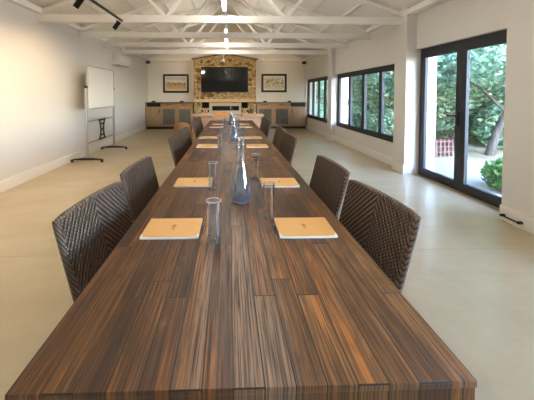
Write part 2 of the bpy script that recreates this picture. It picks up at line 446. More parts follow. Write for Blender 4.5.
def window(n, y0, y1, panes, handles):
    w = MB(); x0, x1 = 3.35, 3.43; t = .06
    w.box(x0, x1, y0, y1, WZ0, WZ0 + t, .004, 1).box(x0, x1, y0, y1, WZ1 - t, WZ1, .004, 1)
    w.box(x0, x1, y0, y0 + t, WZ0, WZ1, .004, 1).box(x0, x1, y1 - t, y1, WZ0, WZ1, .004, 1)
    root = struct('window_%d' % n, w, M['frame'])
    pw = (y1 - y0 - 2 * t) / panes
    for i in range(panes):
        a = y0 + t + i * pw; b = a + pw; c = .065; xa, xb = 3.358, 3.42
        s = MB().box(xa, xb, a, a + c, WZ0 + t, WZ1 - t, .003, 1).box(xa, xb, b - c, b, WZ0 + t, WZ1 - t, .003, 1)
        s.box(xa, xb, a + c, b - c, WZ0 + t, WZ0 + t + c, .003, 1).box(xa, xb, a + c, b - c, WZ1 - t - c, WZ1 - t, .003, 1)
        so = s.build('sash', M['frame'], root)
        MB().box(3.386, 3.392, a + c, b - c, WZ0 + t + c, WZ1 - t - c).build('glass_pane', M['pane'], so)
        if i in handles:
            MB().box(3.322, 3.36, a - .018, a + .018, 1.12, 1.30, .006, 1).build('handle', M['black'], so)
    return root
window(1, W1a, W1b, 4, ())
window(2, W2a, W2b, 4, (1, 3))
window(3, W3a, W3b, 4, (1, 3))  # unseen window, added to bring more sky light onto the near floor
# double glazed door
d = MB(); x0, x1, t = 3.42, 3.52, .055
d.box(x0, x1, D0, D0 + t, 0, DZ, .004, 1).box(x0, x1, D1 - t, D1, 0, DZ, .004, 1).box(x0, x1, D0 + t, D1 - t, DZ - .06, DZ, .004, 1).box(x0, x1, D0 + t, D1 - t, 0, .03, .004, 1)
door = struct('door_1', d, M['frame'])
ym = (D0 + D1) / 2
for a, b, hs in ((D0 + t, ym, 1), (ym, D1 - t, 0)):
    xa, xb, c = 3.405, 3.46, .095
    s = MB().box(xa, xb, a, a + c, .03, DZ - .06, .004, 1).box(xa, xb, b - c, b, .03, DZ - .06, .004, 1)
    s.box(xa, xb, a + c, b - c, .03, .14, .004, 1).box(xa, xb, a + c, b - c, DZ - .06 - .11, DZ - .06, .004, 1)
    so = s.build('door_leaf', M['frame'], door)
    MB().box(3.43, 3.436, a + c, b - c, .14, DZ - .17).build('glass_pane', M['pane'], so)
    if not hs:
        MB().box(3.393, 3.408, a + .03, a + .07, .98, 1.2, .004, 1).tube([(3.395, a + .05, 1.12), (3.35, a + .05, 1.12), (3.345, a + .07, 1.12), (3.345, a + .19, 1.12)], .011, 8).build('handle', M['black'], so, 40)

# ------------------------------------------------------------------ roof trusses
def make_truss(label, y):
    r = thing('roof_truss', label, 'roof truss', (0, y, 0), 0, 'white timber roof trusses')
    w = .06
    MB().box(XL + .01, XW + .0, -w / 2, w / 2, 2.725, ZT, .006, 1).build('tie_beam', M['truss'], r)
    ap = Vector((RX, 0, RZ - .11)); eL = Vector((XL + .05, 0, ceil_z(XL + .05) - .11)); eR = Vector((XW - .05, 0, ceil_z(XW - .05) - .11))
    MB().beam(eL, ap, w, .10, (0, 1, 0)).build('rafter', M['truss'], r)
    MB().beam(eR, ap, w, .10, (0, 1, 0)).build('rafter', M['truss'], r)
    for e, fx in ((eL, -1.13), (eR, 1.0)):
        mid = (e + ap) / 2
        MB().beam((fx, 0, ZT - .04), mid, .05, .085, (0, 1, 0)).build('web', M['truss'], r)
        MB().beam((fx, 0, ZT - .04), ap + Vector(((e.x > 0) * .06 - (e.x < 0) * .06, 0, -.03)), .05, .085, (0, 1, 0)).build('web', M['truss'], r)
    return r
TY = [9.38, 8.05, 6.72, 5.3, 3.9, 2.5, 1.1, -.3, -1.7, -3.1]
tr0 = make_truss('white roof truss of W form, first from the stone fireplace wall', TY[0])
for i, y in enumerate(TY[1:]):
    dup(tr0, (0, y, 0), 0, 'white roof truss of W form, %s from the stone fireplace wall' % ORD[i + 1])

# ------------------------------------------------------------------ lights on the ceiling
def make_tube_light(label, y, L=1.3):
    r = thing('tube_light', label, 'light', (-.09, y, ZT), 0, 'strip lights along the room')
    MB().box(-.028, .028, -L / 2, L / 2, .1, .15, .008, 1).box(-.02, .02, -L / 2 + .1, -L / 2 + .14, 0.14, .6).box(-.02, .02, L / 2 - .14, L / 2 - .1, 0.14, .6).build('housing', M['white_plastic'], r)
    MB().tube([(0, -L / 2 + .02, .072), (0, L / 2 - .02, .072)], .03, 14).build('tube', M['tube'], r, 40)
    return r
tl0 = make_tube_light('lit white strip light in the bay between first and second trusses from the fireplace', 8.72, 1.1)
for y, lb in ((7.38, 'lit white strip light in the bay between second and third trusses from the fireplace'),
              (4.6, 'long bright strip light above the table, between fourth and fifth trusses from the fireplace'),
              (3.2, 'added unseen strip light above the table carafe between fifth and sixth trusses'),  # strips from here on are unseen, added to brighten the room
              (1.8, 'added unseen strip light above the open table end'), (.4, 'added unseen strip light one bay beyond the open table end'),
              (-2.4, 'added unseen strip light by the wall opposite the fireplace')):
    dup(tl0, (-.09, y, ZT), 0, lb)
rail = tag(MB().box(-1.865, -1.835, 1.2, 5.1, 2.69, 2.725, .004, 1).build('track_rail', M['black_metal']), 'long black lighting track under the trusses on the whiteboard side', 'lighting track')
def make_spot(label, loc, aim, mat='black_metal', power=0, first=None, col=(1, .76, .48), grp='black track spotlights', size=75, stem=.085):
    r = thing('track_spotlight' if 'track' in grp else 'ceiling_spotlight', label, 'spotlight', loc, 0, grp)
    dv = Vector(aim).normalized(); dn = dv * .075
    MB().tube([tuple(-dn), tuple(dn)], .036, 18).build('lamp_head', M[mat], r, 40)
    MB().tube([(0, 0, .0), (.0, 0, stem)], .009, 8).build('stem', M[mat], r, 40)
    MB().tube([tuple(dn * .99), tuple(dn * 1.02)], .03, 18).build('lamp_face', M['lamp_face'], r, 40)
    if power:
        ld = bpy.data.lights.new('spot_lamp', 'SPOT'); ld.energy = power; ld.color = col; ld.spot_size = math.radians(size); ld.spot_blend = .8; ld.shadow_soft_size = .03
        lo = bpy.data.objects.new('spot_lamp', ld); COL.objects.link(lo); lo.parent = r
        lo.location = dn * 1.25; lo.rotation_euler = dv.to_track_quat('-Z', 'Y').to_euler()
    return r
for i, y in enumerate((1.9, 3.76, 4.98)):
    make_spot('black cylinder spotlight on the black lighting track, %s' % ('at its fireplace end', 'second from its fireplace end', 'third from its fireplace end')[2 - i], (-1.9, y, 2.605), (-.62, .12, -.75), power=38, size=125)
for x, lb, pw in ((-1.33, 'small white spotlight under the truss by the whiteboard-side edge of the stonework', 60), (-.19, 'small white spotlight hanging in front of the stone fireplace peak', 0), (1.05, 'small white spotlight under the truss by the window-side edge of the stonework', 60)):
    make_spot(lb, (x, 9.38, 2.53), (0.1 * (x < 0) - .1 * (x > 0), .9, -.12), 'white_plastic', pw, grp='white spotlights facing the stonework', size=110, stem=.195)

# ------------------------------------------------------------------ fireplace wall
FX0, FX1, FY = -1.48, 1.09, 12.0
fp = thing('fireplace', 'tall rubble stone fireplace with slot hearth and pitched top at the room end', 'fireplace', (0, FY, 0))
N = [(-1.15, -.85), (.48, .76)]; NZ0, NZ1 = .62, 1.11
st = MB(); dp = YB - FY - .005
st.box(FX0, N[0][0], 0, dp, 0, 2.88).box(N[1][1], FX1, 0, dp, 0, 2.88)
st.box(N[0][0], N[0][1], 0, dp, 0, NZ0).box(N[1][0], N[1][1], 0, dp, 0, NZ0)
st.box(N[0][1], -.735, 0, dp, 0, NZ1).box(.39, N[1][0], 0, dp, 0, NZ1).box(-.735, .39, 0, dp, 0, .765).box(-.735, .39, 0, dp, .955, NZ1)
st.box(N[0][0], N[1][1], 0, dp, NZ1, 2.88)
st.prism([(FX0, 2.88), (FX1, 2.88), (-.195, 3.08)], 'y', 0, dp)
st.build('stone_breast', M['stone'], fp)
MB().box(FX0 - .01, FX1 + .01, -.09, 0, 1.115, 1.235, .01, 2).build('mantel', M['mantel'], fp)
sr = MB().box(-.84, -.735, -.03, .02, .62, 1.08).box(.39, .47, -.03, .02, .62, 1.08).box(-.735, .39, -.03, .02, .955, 1.08).box(-.735, .39, -.03, .02, .62, .765)
sr.build('hearth_surround', M['surround'], fp)
MB().box(-.735, .39, .30, .32, .765, .955).box(-.735, .39, .0, .32, .76, .768).box(-.735, .39, 0, .32, .952, .96).build('firebox', M['near_black'], fp)
for a, b in N:
    MB().box(a, b, .33, .35, NZ0, NZ1).box(a, b, .02, .35, NZ1 - .006, NZ1).box(a, a + .006, .02, .35, NZ0, NZ1).box(b - .006, b, .02, .35, NZ0, NZ1).build('log_niche', M['near_black'], fp)
cap = MB().beam((FX0 - .08, -.03, 2.87), (-.195, -.03, 3.1), .1, .05, (0, 0, 1)).beam((FX1 + .08, -.03, 2.87), (-.195, -.03, 3.1), .1, .05, (0, 0, 1))
cap.build('pitched_coping', M['dark_wood'], fp)
# firewood
lg = [None]
def log(x, y, z, r, side, idx):
    if lg[0] is None:
        o = thing('firewood_log', '', 'log'); 
        MB().tube([(0, -.14, 0), (0, .14, 0)], 1.0 * .045, 10).build('bark', M['bark'], o, 40)
        MB().tube([(0, -.144, 0), (0, -.139, 0)], .041, 10).build('cut_face', M['log_end'], o, 40)
        lg[0] = o
    else: o = dup(lg[0], (0, 0, 0), 0, '')
    o.location = (x, y, z)
    o['label'] = 'cut firewood log stacked in the stone niche on the %s side of the hearth' % side
    o['group'] = 'firewood logs in the %s niche' % side
    return o
for (a, b), side in zip(N, ('whiteboard', 'window')):
    idx = 0
    for row, n in enumerate((3, 2, 3)):
        for q in range(n):
            x = a + .05 + (b - a - .1) * ((q + .5 * (n == 2)) / 2)
            log(x, FY + .17, NZ0 + .046 + row * .082, .045, side, idx); idx += 1
# television
tv = thing('television', 'large black flat television hung on the stone fireplace', 'television', (-.206, FY, 2.04))
MB().box(-.965, .965, -.075, -.03, -.52, .52, .008, 2).build('casing', M['black'], tv)
MB().box(-.945, .945, -.078, -.0745, -.495, .5).build('screen', M['screen'], tv)
MB().box(-.3, .3, -.03, .0, -.2, .2).build('wall_bracket', M['black_metal'], tv)

# framed pictures
def m_art(name, kind):
    t = NT(name); s = t.sep(t.obj()); n = t.noise(t.obj(), 5, 5, .65, .6); n2 = t.noise(t.mapping(t.obj(), (1, 1, 1.6)), 9, 4, .6, .5)
    z = t.math('ADD', s[2], t.math('MULTIPLY', t.math('SUBTRACT', n, .5), .22))
    if kind == 0:
        c = t.ramp(t.math('ADD', t.math('MULTIPLY', z, 1.7), .5), [(.1, srgb(196, 170, 116)), (.36, srgb(186, 150, 92)), (.5, srgb(150, 122, 112)), (.62, srgb(222, 216, 210)), (.85, srgb(170, 180, 184))])
        b = t.math('MULTIPLY', t.ramp(n2, [(.5, 0), (.6, 1)]), t.ramp(t.math('ABSOLUTE', t.math('ADD', z, .06)), [(.06, 1), (.14, 0)]))
        c = t.mix(t.math('MULTIPLY', b, .75), c, srgb(104, 66, 56))
    else:
        c = t.ramp(n, [(.3, srgb(196, 184, 156)), (.7, srgb(224, 212, 182))])
        b = t.math('MULTIPLY', t.ramp(n2, [(.46, 0), (.58, 1)]), t.ramp(t.math('ABSOLUTE', z), [(.12, 1), (.22, 0)]))
        c = t.mix(t.math('MULTIPLY', b, .75), c, srgb(104, 96, 82))
    return t.bsdf(c, .45)
def picture(label, cx, cz, kind):
    w, h = 1.1, .8
    r = thing('framed_picture', label, 'picture', (cx, YB, cz))
    f = MB(); a = .095
    for (p0, p1, q0, q1) in ((-w / 2, w / 2, h / 2 - a, h / 2), (-w / 2, w / 2, -h / 2, -h / 2 + a), (-w / 2, -w / 2 + a, -h / 2 + a, h / 2 - a), (w / 2 - a, w / 2, -h / 2 + a, h / 2 - a)):
        f.box(p0, p1, -.05, -.003, q0, q1, .008, 2)
    f.build('picture_frame', M['black'], r)
    MB().box(-w / 2 + a, w / 2 - a, -.024, -.006, -h / 2 + a, h / 2 - a).build('mount', M['paper'], r)
    MB().box(-w / 2 + a + .035, w / 2 - a - .035, -.027, -.0235, -h / 2 + a + .03, h / 2 - a - .03).build('painting', m_art('painted_scene_%s' % ('savanna' if kind == 0 else 'sketch'), kind), r)
YP = YB / 12.0
picture('dark framed landscape painting with pale sky over the whiteboard-side sideboard', -2.2 * YP, 1.45 + .43 * YP, 0)
picture('black framed pale cream drawing over the window-side sideboard', 1.834 * YP, 1.45 + .45 * YP, 1)

# sideboards
def sideboard(label, x0, x1, flip):
    """x0..x1 with the tall plain door at the outer end"""
    L = x1 - x0; r = thing('sideboard', label, 'sideboard', (0, FY, 0)); dp = YB - FY - .03; y0 = .03
    def X(t): return (x1 - t) if flip else (x0 + t)
    def bx(m, a, b, ya, yb, za, zb, bev=0): m.box(min(X(a), X(b)), max(X(a), X(b)), ya, yb, za, zb, bev, 1); return m
    wd = L * .325
    c = MB(); bx(c, 0, .03, y0, dp, .1, 1.07); bx(c, L - .03, L, y0, dp, .1, 1.07); bx(c, wd - .015, wd + .015, y0, dp, .1, 1.07); bx(c, .03, L - .03, y0, dp, .1, .13); bx(c, .03, L - .03, dp - .02, dp, .13, 1.07)
    bx(c, .03, wd - .015, y0 + .02, dp, .9, .925); bx(c, wd, L - .03, y0 + .02, dp, .9, .925)
    c.build('carcass', M['oak'], r)
    bx(MB(), .0, L, -.02, dp, 1.07, 1.1, .004).build('top_board', M['dark_wood'], r)
    bx(MB(), .02, L - .02, .06, dp, 0, .1).build('plinth', M['black'], r)
    bx(MB(), .03, wd - .015, y0 + .1, y0 + .12, .925, 1.07).build('open_shelf', M['near_black'], r)
    dd = bx(MB(), .008, wd - .004, .008, y0, .115, .915, .004).build('door', M['oak'], r)
    bx(MB(), wd - .07, wd - .045, -.02, .008, .66, .82, .004).build('handle', M['black_metal'], dd)
    half = (L - wd) / 2
    for q in range(2):
        a = wd + q * half + .004; b = wd + (q + 1) * half - .004
        dr = bx(MB(), a, b, .008, y0, .93, 1.062, .004).build('drawer', M['oak_h'], r)
        bx(MB(), (a + b) / 2 - .1, (a + b) / 2 + .1, -.012, .008, 1.0, 1.02, .003).build('handle', M['black_metal'], dr)
        f = MB(); s = .085
        bx(f, a, a + s, .008, y0, .115, .918, .003); bx(f, b - s, b, .008, y0, .115, .918, .003); bx(f, a + s, b - s, .008, y0, .115, .2, .003); bx(f, a + s, b - s, .008, y0, .83, .918, .003)
        gd = f.build('glass_door', M['oak'], r)
        bx(MB(), a + s, b - s, .016, .022, .2, .83).build('glass_pane', M['cabglass'], gd)
        hx = (b - .045) if q == 0 else (a + .045)
        bx(MB(), hx - .012, hx + .012, -.02, .008, .62, .8, .004).build('handle', M['oak_h'], gd)
    return r
sideboard('oak sideboard with glass doors and dark top under the landscape painting', -3.47, -1.53, False)
sideboard('oak sideboard with glass doors and dark top under the cream drawing', 1.13, 3.20, True)
def small_box(label, x, y=12.3):
    r = thing('small_speaker_box', label, 'box', (x, y, 1.1))
    MB().box(-.075, .075, -.06, .06, 0, .055, .012, 2).build('box_body', M['black'], r)
    MB().tube([(0, 0, .055), (0, 0, .066)], .03, 12).build('lid', M['frame'], r, 40)
for x, lb in ((-3.2, 'small black box on the sideboard by the whiteboard-side room corner'), (-2.02, 'small black box under the landscape painting, toward the stonework'),
              (1.5, 'small black box under the cream drawing, beside the stonework'), (2.55, 'small black box on the sideboard toward the window corner')):
    small_box(lb, x)
# small black boxes on brackets high in the corners
for x, lb in ((xl(12.4) + .09, 'small black speaker high in the room corner on the whiteboard side'), (XW - .12, 'small black speaker high in the room corner beside the window')):
    r = thing('corner_fixture', lb, 'fixture', (x, YB - .26, 2.72))
    MB().box(-.08, .08, -.06, .05, .0, .11, .01, 1).build('fixture_case', M['black'], r)
    MB().box(-.07, .07, -.066, -.059, .012, .098).build('front_panel', M['frame'], r)
    MB().box(-.02, .02, .05, .26, .03, .08).build('bracket', M['black_metal'], r)

# sofa and armchair
def rbox(x0, x1, y0, y1, z0, z1, b=.05): return MB().box(x0, x1, y0, y1, z0, z1, b, 4)
so = thing('sofa', 'tan leather sofa facing the fireplace, seen from behind the table', 'sofa', (-.05, 8.7, 0))
rbox(-1.06, 1.06, 0, .92, .1, .34, .03).build('base', M['leather'], so, 40)
rbox(-1.0, 1.0, 0.0, .2, .3, .80, .05).build('backrest', M['leather'], so, 40)
for s in (-1, 1): rbox(*sorted((s * .9, s * 1.1)), 0.02, .92, .2, .62, .05).build('arm', M['leather'], so, 40)
for q in range(3):
    a = -.9 + q * .6
    rbox(a + .005, a + .595, .2, .9, .34, .48, .04).build('seat_cushion', M['leather'], so, 40)
for a, b in ((-1.09, -.42), (.40, 1.09)):
    rbox(a, b, -.03, .23, .74, .85, .04).build('head_cushion', M['leather'], so, 40)
for x in (-.95, .95):
    for y in (.1, .82): MB().tube([(x, y, 0), (x, y, .1)], [.02, .028], 10).build('leg', M['dark_wood'], so, 40)
def pillow_bm(w, h, t):
    m = MB()
    def fn(u, v, q):
        U, V = 2 * u - 1, 2 * v - 1
        th = t * (1 - abs(U) ** 3) ** .6 * (1 - abs(V) ** 3) ** .6 + .006
        return Vector((U * w / 2 * (1 - .06 * V * V), (th if q else -th), h / 2 + V * h / 2 * (1 - .06 * U * U)))
    return m.slab(fn, 12, 12)
cu = pillow_bm(.46, .42, .07).build('scatter_cushion', M['orange'], None, 60, (-.25, 9.1, .475)); tag(cu, 'bright orange scatter cushion standing on the tan leather sofa', 'cushion')
ac = thing('armchair', 'rounded tan leather armchair beside the sofa, whiteboard side', 'armchair', (-1.43, 8.75, 0), 0)
rbox(-.22, .22, -.16, .34, .1, .42, .05).build('seat', M['leather_dark'], ac, 40)
def arm_fn(u, v, q):
    a = PI * (1.02 + .96 * u); r = (.255 if q else .19) ; return Vector((r * math.cos(a) * 1.0, r * math.sin(a) * .95 + .02, 1e-1 + v * (.40 + .12 * math.sin(PI * u))))
MB().slab(arm_fn, 20, 6).build('backrest', M['leather_dark'], ac, 50)
for x in (-.18, .18):
    for y in (-.12, .28): MB().tube([(x, y, 0), (x, y, .1)], [.016, .024], 8).build('leg', M['dark_wood'], ac, 40)

# ------------------------------------------------------------------ tables
TX, TH, TW, TL, TY0 = .04, .75, .565, 2.336, .664
def make_table(label, y0):
    r = thing('dining_table', label, 'table', (TX, y0, 0), 0, 'long timber tables joined end to end')
    g = .002
    MB().box(-TW, TW, g, TL - g, .731, TH, .003, 2).box(-TW + .003, TW - .003, g + .004, TL - g - .004, .66, .7315).build('table_top', M['table'], r, 40)
    a = MB(); a.box(-TW + .14, TW - .14, .03, .07, .56, .66).box(-TW + .14, TW - .14, TL - .07, TL - .03, .56, .66)
    a.box(-TW + .03, -TW + .07, .14, TL - .14, .56, .66).box(TW - .07, TW - .03, .14, TL - .14, .56, .66)
    a.build('apron', M['table'], r)
    for x in (-1, 1):
        for y in (.075, TL - .075):
            MB().box(x * (TW - .071) - .068, x * (TW - .071) + .068, y - .068, y + .068, 0, .66, .006, 1).build('leg', M['table'], r)
    return r
tb0 = make_table('dark reclaimed timber table in front, its open end toward the viewer', TY0)
dup(tb0, (TX, TY0 + TL, 0), 0, 'dark reclaimed timber table joined in the middle of the three')
dup(tb0, (TX, TY0 + 2 * TL, 0), 0, 'dark reclaimed timber table at the sofa end of the three')

# ------------------------------------------------------------------ chairs
def make_chair(label):
    r = thing('woven_chair', label, 'chair', (0, 0, 0), 0, 'woven chairs along the tables')
    W = .565
    def bk(u, v, q):
        y = (u - .5) * W; z = .40 + v * .478
        e = abs(2 * u - 1)
        if v > .9: z -= .004 * e ** 8
        x = -.215 - (z - .42) * .26 - .012 * (1 - e * e)
        y *= 1 - .03 * (1 - v)
        return Vector((x - (.034 if q else 0), y, z + .006 * (1 - e * e) * v))
    MB().slab(bk, 14, 12).build('backrest', M['weave'], r, 40)
    pts = []
    for i in range(13): pts.append((0, i / 12))
    for i in range(1, 15): pts.append((i / 14, 1))
    for i in range(1, 13): pts.append((1, 1 - i / 12))
    MB().tube([(bk(u, v, 0) + bk(u, v, 1)) / 2 for u, v in pts], .018, 8).build('edge_binding', M['braid'], r, 60)
    MB().box(-.25, .25, -.26, .26, .39, .47, .02, 3).build('seat', M['weave'], r, 40)
    for x in (-.21, .21):
        for y in (-.225, .225):
            MB().tube([(x * 1.05, y * 1.03, 0), (x, y, .4)], [.017, .024], 10).build('leg', M['weave'], r, 40)
    return r
rows = [1.54, 2.32, 3.92, 4.68, 6.13, 6.81]
rots = [.13, .07, .06, .05, .05, .06]
ch0 = None
for side, sg in (('window', 1), ('whiteboard', -1)):
    for i, (y, a) in enumerate(zip(rows, rots)):
        lb = 'dark woven chair on the %s side, %s from the open table end' % (side, ORD[i])
        loc = (TX + sg * (.448 if sg > 0 else .435), y, 0); rz = (PI + a) if sg > 0 else -a
        if ch0 is None:
            ch0 = make_chair(lb); ch0.location = loc; ch0.rotation_euler = (0, 0, rz)
        else: dup(ch0, loc, rz, lb)

# ------------------------------------------------------------------ notepads and pens
def make_pad(label):
    r = thing('notepad', label, 'notepad', (0, 0, 0), 0, 'kraft notepads on the tables')
    w, h = .28, .208
    def page(u, v, q):
        x = (u - .5) * w; y = (v - .5) * h
        lift = .004 * max(0, abs(2 * u - 1) - .6) / .4 * (1 if v < .2 else .2)
        return Vector((x, y, (.009 if q else .0008) + (lift if q else lift * .4)))
    MB().slab(page, 16, 8).build('pages', M['paper'], r)
    def cov(u, v, q):
        x = (u - .5) * (w + .002); y = -.5 * h + .006 + v * (h - .003)
        lift = .004 * max(0, abs(2 * u - 1) - .6) / .4 * .2
        return Vector((x, y, (.0118 if q else .0098) + lift))
    MB().slab(cov, 16, 6).build('cover', M['kraft'], r)
    # little printed emblem: a script flourish and a line of print
    pts = [(.004 + .006 * math.sin(t * 1.7), -.028 + t * .0072) for t in range(9)]
    m = MB().tube([(px, py, .0122) for px, py in pts], .0009, 5)
    m.tube([(.004 + .011 * math.cos(t * .7), .012 + .009 * math.sin(t * .7), .0122) for t in range(8)], .0009, 5)
    m.tube([(-.006, -.03, .0122), (-.006, .026, .0122)], .0007, 5)
    m.build('cover_emblem', M['print'], r)
    return r
def make_pen(label):
    r = thing('pen', label, 'pen', (0, 0, 0), 0, 'black pens beside the notepads')
    MB().tube([(0, -.062, .005), (0, .06, .005)], .0045, 8).build('barrel', M['black'], r, 40)
    MB().tube([(0, -.062, .005), (0, -.074, .005)], [.004, .001], 8).build('tip', M['chrome'], r, 40)
    MB().box(-.0015, .0015, .02, .062, .008, .011).build('clip', M['chrome'], r)
    return r
padp = [((-.292, 1.485), (.385, 1.475)), ((-.28, 2.268), (.385, 2.24)), ((-.295, 3.86), (.365, 3.85)), ((-.335, 4.62), (.365, 4.6)), ((-.28, 6.1), (.33, 6.1)), ((-.26, 6.68), (.32, 6.68))]
pad0 = pen0 = None
for i, pr in enumerate(padp):
    for (x, y), side, sg in ((pr[0], 'whiteboard', -1), (pr[1], 'window', 1)):
        a = random.uniform(-.02, .02)
        lb = 'orange kraft notepad on the %s side, %s from the open table end' % (side, ORD[i])
        if pad0 is None: pad0 = make_pad(lb); pad0.location = (x, y, TH); pad0.rotation_euler = (0, 0, a)
        else: dup(pad0, (x, y, TH), a, lb)
        lb = 'black pen beside the %s notepad from the open table end, %s side' % (ORD[i], side)
        px = x - sg * (.142 + .012); 
        if pen0 is None: pen0 = make_pen(lb); pen0.location = (px, y, TH); pen0.rotation_euler = (0, 0, a + .03)
        else: dup(pen0, (px, y - .01, TH), a - .04 * sg, lb)

# ------------------------------------------------------------------ glassware
def make_carafe(label):
    r = thing('water_carafe', label, 'carafe', (0, 0, 0), 0, 'glass carafes down the middle of the tables')
    prof = [(.0, .004), (.048, .004), (.060, .012), (.066, .038), (.0645, .07), (.057, .115), (.046, .165), (.034, .21), (.026, .26), (.0205, .31), (.0185, .345), (.0185, .36), (.023, .366), (.023, .38), (.0185, .386), (.019, .40), (.0215, .42)]
    MB().lathe(prof, n=36).build('bottle', M['glassware'], r, 60)
    MB().lathe([(0, .0), (.044, .0), (.05, .003), (.044, .006), (0, .0065)], n=36).build('bottle_base', M['glass_solid'], r, 60)
    wp = [(0, .012), (.047, .012), (.057, .018), (.063, .039), (.0615, .07), (.054, .115), (.043, .165), (.0325, .205), (.029, .225), (0, .225)]
    MB().lathe(wp, n=36).build('water', M['water'], r, 40)
    ring = [(.0215 + .0028 * math.cos(2 * PI * q / 8), .42 + .0028 * math.sin(2 * PI * q / 8)) for q in range(8)]
    MB().lathe(ring, n=28, closed=True).build('rim', M['glass_solid'], r, 60)
    return r
cv = make_carafe('tall glass water carafe on the front table, third of water reflecting'); cv['label'] = 'tall teardrop water carafe on the front table, first from the open end'
cv.location = (.072, 1.86, TH)
dup(cv, (.055, 4.2, TH), 0, 'tall teardrop water carafe on the middle table')
dup(cv, (.03, 6.45, TH), 0, 'tall teardrop water carafe on the table by the sofa')
def make_glass(label):
    r = thing('drinking_glass', label, 'glass', (0, 0, 0), 0, 'tall tumblers on the tables')
    h = .2
    MB().lathe([(.0305, .012), (.0345, h), (.0318, h), (.0278, .014)], n=28).build('glass_wall', M['glassware'], r, 60)
    MB().lathe([(0, 0), (.027, 0), (.031, .004), (.031, .012), (.027, .014), (0, .011)], n=28).build('glass_base', M['glass_foot'], r, 60)
    ring = [(.0345 + .002 * math.cos(2 * PI * q / 8), h + .002 * math.sin(2 * PI * q / 8)) for q in range(8)]
    MB().lathe(ring, n=28, closed=True).build('rim', M['glass_solid'], r, 60)
    return r
gpos = {'whiteboard': [(-.076, 1.352), (-.126, 2.107), (-.12, 3.53), (-.12, 4.45), (-.11, 5.9), (-.1, 6.5)],
        'window': [(.219, 1.61), (.216, 2.384), (.131, 3.206), (.2, 4.35), (.17, 5.8), (.18, 6.45)]}
gl0 = None
for side, ps in gpos.items():
    for i, (x, y) in enumerate(ps):
        lb = 'tall clear tumbler on the %s side of the carafes, %s from the open table end' % (side, ORD[i])
        if gl0 is None: gl0 = make_glass(lb); gl0.location = (x, y, TH)
        else: dup(gl0, (x, y, TH), 0, lb)

# ------------------------------------------------------------------ whiteboard stand, air conditioner, small fittings
wb = thing('mobile_whiteboard', 'tall white board on a grey wheeled stand against the plain wall', 'whiteboard', (-3.02, 6.9, 0))
ya, yb = -.68, .70
MB().box(.0, .022, ya + .02, yb - .02, 1.14, 2.04).build('board_panel', M['whiteboard'], wb)
fr = MB()
for (p0, p1, q0, q1) in ((ya, yb, 2.04, 2.06), (ya, yb, 1.12, 1.14), (ya, ya + .02, 1.14, 2.04), (yb - .02, yb, 1.14, 2.04)): fr.box(-.005, .03, p0, p1, q0, q1, .003, 1)
fr.build('board_frame', M['grey_metal'], wb)
for y in (ya - .03, yb + .03):
    po = MB().box(-.02, .02, y - .022, y + .022, .075, 1.58, .004, 1).build('post', M['grey_metal'], wb)
    MB().box(-.03, .03, y - .03, y + .03, 1.57, 1.62, .008, 1).build('clamp_knob', M['black'], po)
    ft = MB()
    prof = [(-.34, .055), (-.3, .075), (-.1, .095), (.1, .095), (.3, .075), (.34, .055), (.33, .045), (.27, .052), (-.27, .052), (-.33, .045)]
    ft.prism(prof, 'y', y - .028, y + .028)
    fo = ft.build('foot', M['black'], wb)
    for x in (-.31, .31):
        MB().tube([(x, y - .016, .0275), (x, y + .016, .0275)], .027, 14).box(x - .01, x + .01, y - .012, y + .012, .03, .06).build('caster', M['black'], fo, 40)
for z in (.40, .86, ):
    MB().box(-.012, .012, ya - .01, yb + .01, z - .02, z + .02, .003, 1).build('crossbar', M['grey_metal'], wb)
br = MB()
for sgn in (-1, 1):
    br.slab(lambda u, v, q, s_=sgn: Vector((.014 + .01 * q, .0 + s_ * ((.10 + .09 * abs(2 * v - 1) ** 2) - u * .06), .39 + v * .48)), 1, 14)
for z in (.41, .50, .63, .76, .85): br.box(.0145, .0235, -.1, .1, z - .02, z + .02)
br.build('support_bracket', M['black'], wb)
acu = thing('air_conditioner', 'white split air conditioner high on the plain wall', 'air conditioner', (xl(8.6) + .003, 9.1, 2.32))
MB().prism([(0, 0), (.16, 0), (.235, .07), (.24, .27), (.21, .33), (0, .33)], 'y', -.5, .5).build('casing', M['white_plastic'], acu)
MB().beam((.165, -.45, .0), (.165, .45, .0), .012, .05, (0, 0, 1)).build('louvre', M['grey_metal'], acu)
ws = thing('wall_socket', 'white wall socket on the pilaster beside the glass door', 'socket', (XR, 5.3, .42))
MB().box(-.009, 0, -.045, .045, -.06, .06, .003, 1).build('face_plate', M['white_plastic'], ws)
MB().box(-.0125, -.008, -.012, .012, -.02, .02, .001, 1).build('switch_rocker', M['white_plastic'], ws)
dh = thing('door_holdback', 'black metal door hook fixed along the white skirting by the glass door', 'door hook', (XR - .02, 3.08, .065))
MB().tube([(-.035, .1, 0), (-.035, -.1, -.0)], .008, 8).build('hook_bar', M['black_metal'], dh, 40)
for y in (.1, -.1): MB().tube([(0, y, 0), (-.045, y, 0)], .016, 10).build('mount', M['black_metal'], dh, 40)

